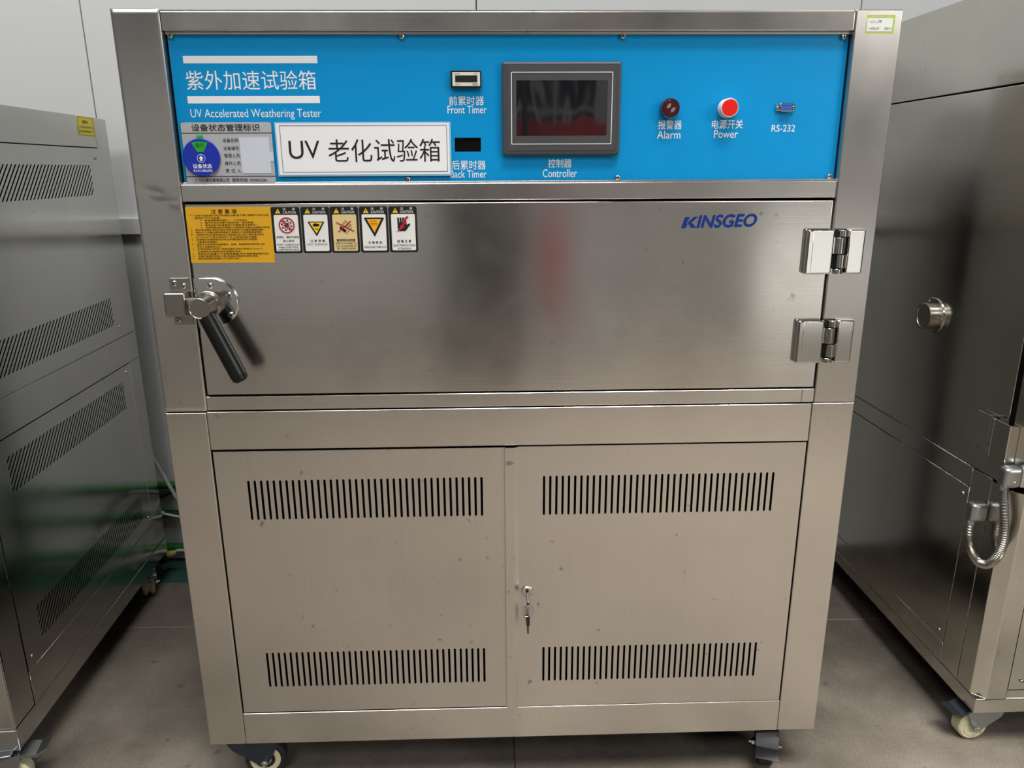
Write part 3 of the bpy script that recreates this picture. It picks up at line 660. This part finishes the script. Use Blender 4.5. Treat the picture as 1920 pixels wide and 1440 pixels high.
clabel(-.3698, 'label', draw_hot, [('注 意 燙 傷', -.0120, .0134, 1.1792, 1.1838, .010), ('HOT SURFACE', -.0176, .0168, 1.1736, 1.1772, 0)])
clabel(-.3198, 'tan', draw_tilt, [('嚴禁傾斜或倒置', -.0160, .0165, 1.1800, 1.1846, .014), ('STRICTLY FORBID TO', -.0182, .0188, 1.1753, 1.1783, .014), ('TILT TO ONE SIDE OR', -.0180, .0186, 1.1708, 1.1738, .014), ('SET UPSIDE DOWN', -.0160, .0164, 1.1664, 1.1694, .014)])
clabel(-.2688, 'label', draw_replace, [('定 期 更 換', -.0118, .0120, 1.1756, 1.1802, .014), ('REGULARLY REPLACE', -.0190, .0190, 1.1682, 1.1716, .014)])
clabel(-.2178, 'label', draw_shock, [('感 電 注 意', -.0122, .0122, 1.1772, 1.1822, .016), ('ELECTRIFICATION', -.0190, .0190, 1.1706, 1.1742, .012), ('ATTENTION', -.0120, .0118, 1.1648, 1.1684, .012)])

# latch
lt = MB().box(-.6092, -.5755, -.0035, 0, 1.0345, 1.1188, .0012).box(-.6090, -.5730, -.038, -.0035, 1.0555, 1.0965, .0028, 3).build('strike', 'cast', T1)
for x, z in ((-.6008, 1.1095), (-.5848, 1.1045), (-.6018, 1.0430)): screw(lt, (x, -.0035, z), (0, random.uniform(0, 1.5), 0), .0053)
ro = [(-.5660, 1.1175), (-.5660, 1.1160)]
out = [(-.5668, 1.1185), (-.5560, 1.1190)]
for i in range(25):
    a = math.radians(78 - i * 176 / 24); out.append((-.5400 + .0485 * math.cos(a), 1.0745 + .0452 * math.sin(a)))
out += [(-.5545, 1.0288), (-.5660, 1.0300), (-.5672, 1.0400)]
lh = MB().prism(out, 'y', -.007, -.001, .0016).build('latch_handle', 'chrome', T1)
C0 = Vector((-.5405, 0, 1.0735))
b = MB().lathe([(.0235, 0), (.0235, .010), (.0205, .014), (.0195, .018)], (C0.x, -.006, C0.z), (0, -1, 0), 40)
b.lathe([(.0182, 0), (.0182, .040), (.0172, .0415), (.0166, .0415), (.0158, .0408), (0, .0408)], (C0.x, -.022, C0.z), (0, -1, 0), 40)
b.build('hub', 'cast', lh)
MB().box(-.5745, -.5480, -.030, -.012, 1.0600, 1.0870, .003).build('latch_bolt', 'chrome', lh)
gd = (Vector((-.4822, -.060, .9425)) - Vector((-.5340, -.052, 1.0595))).normalized()
p0 = Vector((-.5340, -.050, 1.0595))
MB().cyl(C0 + Vector((0, -.048, 0)), p0 + gd * .012, .0100, seg=20).build('lever', 'chrome', lh)
MB().lathe([(.0125, 0), (.0142, .0015), (.0146, .012), (.0150, .06), (.0146, .115), (.0136, .1235), (.009, .1275), (0, .128)], p0, gd, 32).build('grip', 'grip', lh)
for x, z in ((-.5367, 1.1052), (-.5050, 1.0884), (-.5056, 1.0525), (-.5354, 1.0393)): screw(lh, (x, -.007, z), (0, random.uniform(0, 1.5), 0), .0055)

# hinges
def hinge(xc, z0, z1):
    h = MB().box(xc - .0615, xc - .0135, -.015, -.0005, z0, z1, .003, 3).build('hinge', 'chrome', T1)
    sheet('leaf_plate', rect(xc - .052, xc - .0175, z0 + .003, z1 - .002), [], .0012, FRONT(-.0156), 'chrome', h, bev=.0004)
    MB().box(xc + .0125, xc + .0430, -.013, 0, z0, z1, .003, 3).build('leaf', 'chrome', h)
    sheet('leaf_plate', rect(xc + .0150, xc + .0385, z0 + .003, z1 - .003), [], .0012, FRONT(-.0136), 'chrome', h, bev=.0004)
    L = z1 - z0; cuts = [0, .13, .45, .83, 1]
    for k in range(4):
        a, c = z0 + L * cuts[k] + .0008, z0 + L * cuts[k + 1] - .0008; x = xc + (.0035 if k % 2 else -.0005)
        MB().cyl((x, -.0095, a), (x, -.0095, c), .0092, .0007).box(x - .0092 - (0 if k % 2 else .004), x + .0092 + (.004 if k % 2 else 0), -.0095, -.001, a, c).build('knuckle', 'chrome', h)
    MB().box(xc - .0132, xc + .0122, -.004, -.0005, z0, z1).build('hinge_gap_shade', 'recess', h, smooth=False)  # dark strip paints the shade between the hinge leaves
hinge(.5835, 1.1162, 1.1952); hinge(.5825, .9515, 1.0318)

# louvred lower doors
def slot(x, z0, z1, wd=.0046, lean=0):
    r = wd / 2; p = []
    for i in range(6): a = math.pi * i / 5; p.append((x + r * math.cos(a), z1 - r + r * math.sin(a)))
    for i in range(6): a = math.pi + math.pi * i / 5; p.append((x + r * math.cos(a), z0 + r + r * math.sin(a)))
    return p
def slots(x0, x1, z0, z1, n=38): return [slot(x0 + (x1 - x0) * i / (n - 1), z0, z1) for i in range(n)]
d1 = sheet('vent_door', rect(-.5708, -.0165, .2038, .7885), slots(-.5105, -.0636, .6462, .7288) + slots(-.5105, -.0645, .2648, .3472), .002, FRONT(.0012), 'steel_low', T1)
d2 = sheet('vent_door', rect(.0070, .5652, .2030, .7902), slots(.0577, .5063, .6465, .7292) + slots(.0590, .5040, .2648, .3472), .002, FRONT(0), 'steel_low', T1)
MB().prism([(-.0178, -.0052), (-.0005, -.0052), (.0080, -.0002), (.0080, .0015), (-.0010, -.0030), (-.0178, -.0030)], 'z', .2024, .7895).build('edge_flange', 'steel_low', d2, smooth=False)
MB().lathe([(.0122, 0), (.0122, .004), (.0112, .0062), (.0092, .0064), (.0088, .0052), (0, .0052)], (.0251, -.0005, .4788), (0, -1, 0), 32).build('door_lock', 'chrome', T1)
MB().box(.0246, .0256, -.0062, -.0055, .4735, .4838).build('keyway', 'recess', T1, smooth=False)  # dark bar paints the shade in the key slot

# castors of the tester
caster(T1, (-.585, .058, ZB), math.radians(6), ZB, .044, 'slate', 'cream', 'tyre', True, 'blackpl', fw=1.2)
caster(T1, (.578, .082, ZB), math.radians(-108), ZB, .044, 'blackpl', 'cream', 'tyre', True, 'blackpl', tilt=.55, fw=1.15, pl=1.5)
caster(T1, (-.570, D - .08, ZB), math.radians(170), ZB, .042, 'slate', 'cream', 'tyre', False, 'blackpl')
caster(T1, (.585, D - .08, ZB), math.radians(190), ZB, .042, 'slate', 'cream', 'tyre', False, 'blackpl')

# keys hanging in the lock
kr = thing('key_ring', 'small wire key ring with two black headed keys hanging in the lower door lock', 'keys', (.0251, -.007, .444))
def key(loc, rot, bl=1):
    b = MB().prism([(-.004, .002), (-.0035, -.001), (.0035, -.001), (.004, .002), (.0046, .012), (.0046, .020), (.003, .025), (-.003, .025), (-.0046, .020), (-.0046, .012)], 'x', -.0024, .0024, .0008)
    k = b.build('key', 'blackpl', kr); k.location = loc; k.rotation_euler = rot
    MB().prism([(p, q * bl) for p, q in ((-.0030, 0), (-.0030, -.016), (-.0015, -.020), (.0010, -.018), (.0022, -.015), (.0014, -.012), (.0026, -.009), (.0018, -.006), (.0030, -.003), (.0030, 0))], 'x', -.0008, .0008).build('key_blade', 'slate', k)
    return k
# key in the lock: its head hangs down in front of the door; second key hangs from the ring
key((0, -.0025, .0345), (math.radians(90 + 22), 0, 0), .06)
key((.0005, -.0075, -.0350), (0, 0, math.radians(24)))
pts = [(.0118 * math.cos(2 * math.pi * i / 40), -.0105 + .004 * math.sin(2 * math.pi * i / 40 + 1.2), .0118 * math.sin(2 * math.pi * i / 40)) for i in range(40)]
MB().tube(pts, .0006, 6, closed=True).build('wire_ring', 'chrome', kr)

# ------------------------------------------------------------------ machine with slanted louvres (its side faces the tester)
T2 = thing('vented_cabinet', 'steel cabinet with rows of slanted vent slots and a small yellow sticker', 'test machine', (-1.0646, .0225, 0), math.radians(2.9))
DL = .888
MB().box(-.95, -.003, .002, DL - .002, .107, 1.438, .004).build('casing', 'shade', T2)  # black inner box paints the shade behind slanted slots and seams
MB().box(-.95, -.001, 0, .006, .106, 1.4395, .002).box(-.95, -.001, DL - .006, DL, .106, 1.4395, .002).box(-.95, -.001, 0, DL, 1.437, 1.4398, .0012).build('outer_sheet', 'steel_side', T2)
def clip45(s, z0, z1, s0, s1, wd=.0058):
    """slot leaning at 45 degrees, cut off by the vent field"""
    zm = (z0 + z1) / 2; p = [(s - (zm - z0) - wd / 2, z0), (s - (zm - z0) + wd / 2, z0), (s + (z1 - zm) + wd / 2, z1), (s + (z1 - zm) - wd / 2, z1)]
    for lim, sg in ((s0, 1), (s1, -1)):
        q = []
        for i in range(len(p)):
            a, c = p[i - 1], p[i]; ia, ic = sg * (a[0] - lim) >= 0, sg * (c[0] - lim) >= 0
            if ia != ic:
                t = (lim - a[0]) / (c[0] - a[0]); q.append((lim, a[1] + t * (c[1] - a[1])))
            if ic: q.append(c)
        p = q
        if len(p) < 3: return None
    return p
def vents(z0, z1, s0=.152, s1=.752, pitch=.0162):
    out = []; h = (z1 - z0) / 2; s = s0 - h + pitch * .7
    while s < s1 + h - .004:
        p = clip45(s, z0, z1, s0, s1)
        if p and max(q[1] for q in p) - min(q[1] for q in p) > .006: out.append(p)
        s += pitch
    return out
LX = LSIDE(0)
sheet('vent_panel', rect(.0825, DL - .001, .8415, 1.3598), vents(1.2385, 1.3165) + vents(.8820, .9590), .002, LX, 'steel_side', T2)
sheet('vent_panel', rect(.0825, .8105, .2405, .7570), vents(.6370, .7170) + vents(.2820, .3600), .002, LX, 'steel_side', T2)
sheet('top_panel', rect(.0825, .8112, 1.3622, 1.4392), [], .002, LX, 'steel_side', T2, bev=.0007)
sheet('rail', rect(.0825, DL - .001, .7592, .8400), [], .002, LX, 'steel_side', T2, bev=.0007)
sheet('rail', rect(.0825, .8105, .1570, .2390), [], .002, LX, 'steel_side', T2, bev=.0007)
MB().box(-.012, .0, .8122, DL, .157, .7585, .001).build('edge_strip', 'steel_side', T2)
MB().box(-.012, 0, .8128, DL, 1.3598, 1.4395, .001).build('edge_strip', 'steel_side', T2)
MB().box(-.08, .0005, -.0005, .0812, .1562, 1.4395, .006, 3).build('post', 'steel_side', T2)
MB().box(-.95, .0012, -.0012, DL + .001, .105, .1548, .0016).build('skirt', 'steel_side', T2)
RZ = math.radians(90)
for s, z in ((.790, 1.334), (.787, .871), (.785, .737), (.787, .273), (.100 + .004, .266)): screw(T2, (0, s, z), (0, 0, RZ), .0042)
yl = sheet('warning_sticker', rect(.713, .8105, 1.3897, 1.4390), [], .0006, LSIDE(.0006), 'lemon', T2)
prints('border_line', [(rect(.7175, .8060, 1.3920, 1.4368), [rect(.7185, .8050, 1.3926, 1.4362)])], LSIDE(.0006), 'black', yl)
lettering('sticker_lettering', [('温馨提示', .741, .777, 1.4215, 1.4295, .01), ('为了您的安全请勿将手伸入', .7225, .8010, 1.4098, 1.4150, .004), ('使用前请阅读说明书一次', .7225, .8010, 1.3990, 1.4045, .004)], LSIDE(.0006), 'black', yl, res=2)
caster(T2, (-.062, .012, .105), math.radians(10), .105, .036, 'zinc', 'cream', 'cream', True, 'zinc', tilt=-.15, pl=1.35)
caster(T2, (-.053, .830, .105), math.radians(-62), .105, .036, 'zinc', 'cream', 'cream', True, 'zinc', twin=True)
caster(T2, (-.90, .05, .105), math.radians(160), .105, .036, 'zinc', 'cream', 'cream', False, 'zinc')
caster(T2, (-.90, .80, .105), math.radians(200), .105, .036, 'zinc', 'cream', 'cream', False, 'zinc')

# ------------------------------------------------------------------ machine with the cable port (its side faces the tester)
T3 = thing('test_chamber', 'tall steel test chamber with round side port, hinge and flexible metal conduit', 'test machine', (1.0433, .0594, 0), math.radians(.54))
DR = .95
MB().box(.004, .80, .026, DR - .004, .108, 1.66).build('casing', 'shade', T3, smooth=False)  # black inner box paints the shade in the panel seams
MB().box(0, .80, 0, DR, .105, .1418, .0022).build('skirt', 'steel_side_r', T3)
MB().prism([(0, .024), (.024, 0), (.0685, 0), (.0685, .02), (.03, .03), (.003, .0725), (0, .0725)], 'z', .1425, .6445, .0012).build('corner_post', 'steel_side_r', T3, smooth=False)
RX = RSIDE(0)
def rr(s0, s1, z0, z1): return rect(-s1, -s0, z0, z1)
sheet('post', rr(.0742, .1400, .1425, .6478), [], .002, RX, 'steel_side_r', T3, bev=.0007)
sheet('side_panel', rr(.1418, DR - .002, .1945, .5990), [], .002, RX, 'steel_side_r', T3, bev=.0007)
sheet('rail', rr(.1412, DR - .002, .6010, .6478), [], .002, RX, 'steel_side_r', T3, bev=.0007)
sheet('rail', rr(.1412, DR - .002, .1425, .1928), [], .002, RX, 'steel_side_r', T3, bev=.0007)
MB().box(0, .80, .0585, DR, .6495, 1.4610, .0016).build('chamber_body', 'steel_side_r', T3)
MB().box(0, .80, .0, DR, 1.4640, 1.6645, .0016).build('top_box', 'steel_side_r', T3)
MB().box(.006, .79, .040, .0600, .662, 1.455).build('door_gasket', 'gasket', T3, smooth=False)
dd = MB().box(0, .80, -.010, .0415, .664, 1.4585, .002).build('chamber_door', 'steel_side_r', T3)
MB().box(.026, .80, -.002, .03, .6120, .6590, .0016).build('rail', 'steel_side_r', T3)
sheet('access_panel', rect(.0700, .79, .1660, .6100), [], .002, FRONT(.0005), 'steel_side_r', T3)
MB().box(.0695, .79, .001, .02, .1425, .1640, .001).build('rail', 'steel_side_r', T3)
screw(T3, (.097, -.0015, .1885), (0, .5, 0), .0045)
for s, z in ((.161, .577), (.162, .216)): screw(T3, (0, s, z), (0, 0, -RZ), .0042)
# cable port
pt = MB().lathe([(.0455, 0), (.0455, .002), (.044, .0032), (.034, .0036)], (0, .376, .950), (-1, 0, 0), 44).build('cable_port', 'steel_side_r', T3)
MB().lathe([(.0315, 0), (.0315, .015), (.0328, .0155), (.0328, .021), (.0315, .0222), (.027, .0222), (.0265, .0205), (0, .0205)], (-.003, .376, .950), (-1, 0, 0), 44).build('port_cap', 'cast', pt)
for a in (60, 180, 300): screw(pt, (-.003, .376 + .0395 * math.cos(math.radians(a)), .950 + .0395 * math.sin(math.radians(a))), (0, 0, -RZ), .003)
# hinge on the side
hg = MB().box(-.016, 0, .088, .132, .7165, .788, .0015).build('hinge', 'chrome', T3)
MB().box(-.022, 0, .020, .070, .700, .788, .0015).build('leaf', 'chrome', hg)
for k in range(4):
    a = .703 + k * .021; MB().cyl((-.012, .079, a + .0006), (-.012, .079, a + .0204), .0082, .0006).box(-.012, -.0005, .071, .087, a + .0006, a + .0204).build('knuckle', 'chrome', hg)
# flexible conduit
cn = MB()
path = spline([(-.030, -.003, .668), (-.030, -.009, .641), (-.030, -.021, .603), (-.030, -.029, .570), (-.030, -.029, .540), (-.030, -.020, .511), (-.030, .003, .482), (-.030, .032, .473), (-.030, .060, .485), (-.030, .074, .510), (-.030, .078, .552)], 26)
cn.tube(path, lambda i: .0092 if (i // 2) % 2 else .0078, 14)
cf = cn.build('flexible_conduit', 'cast', T3)
def boss(y0, z0, w_=.040, h_=.042):
    b = MB().box(-.040, 0, y0 - w_ / 2, y0 + w_ / 2, z0, z0 + h_, .010, 4).cyl((-.030, y0, z0 - .006), (-.030, y0, z0 + .01), .0105)
    b.build('conduit_boss', 'zinc', cf)
    screw(cf, (-.018, y0 - w_ / 2, z0 + .014), (0, 0, 0), .003)
boss(.078, .548, .030, .045); boss(-.001, .664, .030, .045)
caster(T3, (.066, .058, .105), math.radians(186), .105, .0375, 'zinc', 'cream', 'cream', True, 'slate')
caster(T3, (.06, .86, .105), math.radians(170), .105, .0375, 'zinc', 'cream', 'cream', False, 'zinc')
caster(T3, (.72, .08, .105), math.radians(10), .105, .0375, 'zinc', 'cream', 'cream', False, 'zinc')
caster(T3, (.72, .86, .105), math.radians(-10), .105, .0375, 'zinc', 'cream', 'cream', False, 'zinc')
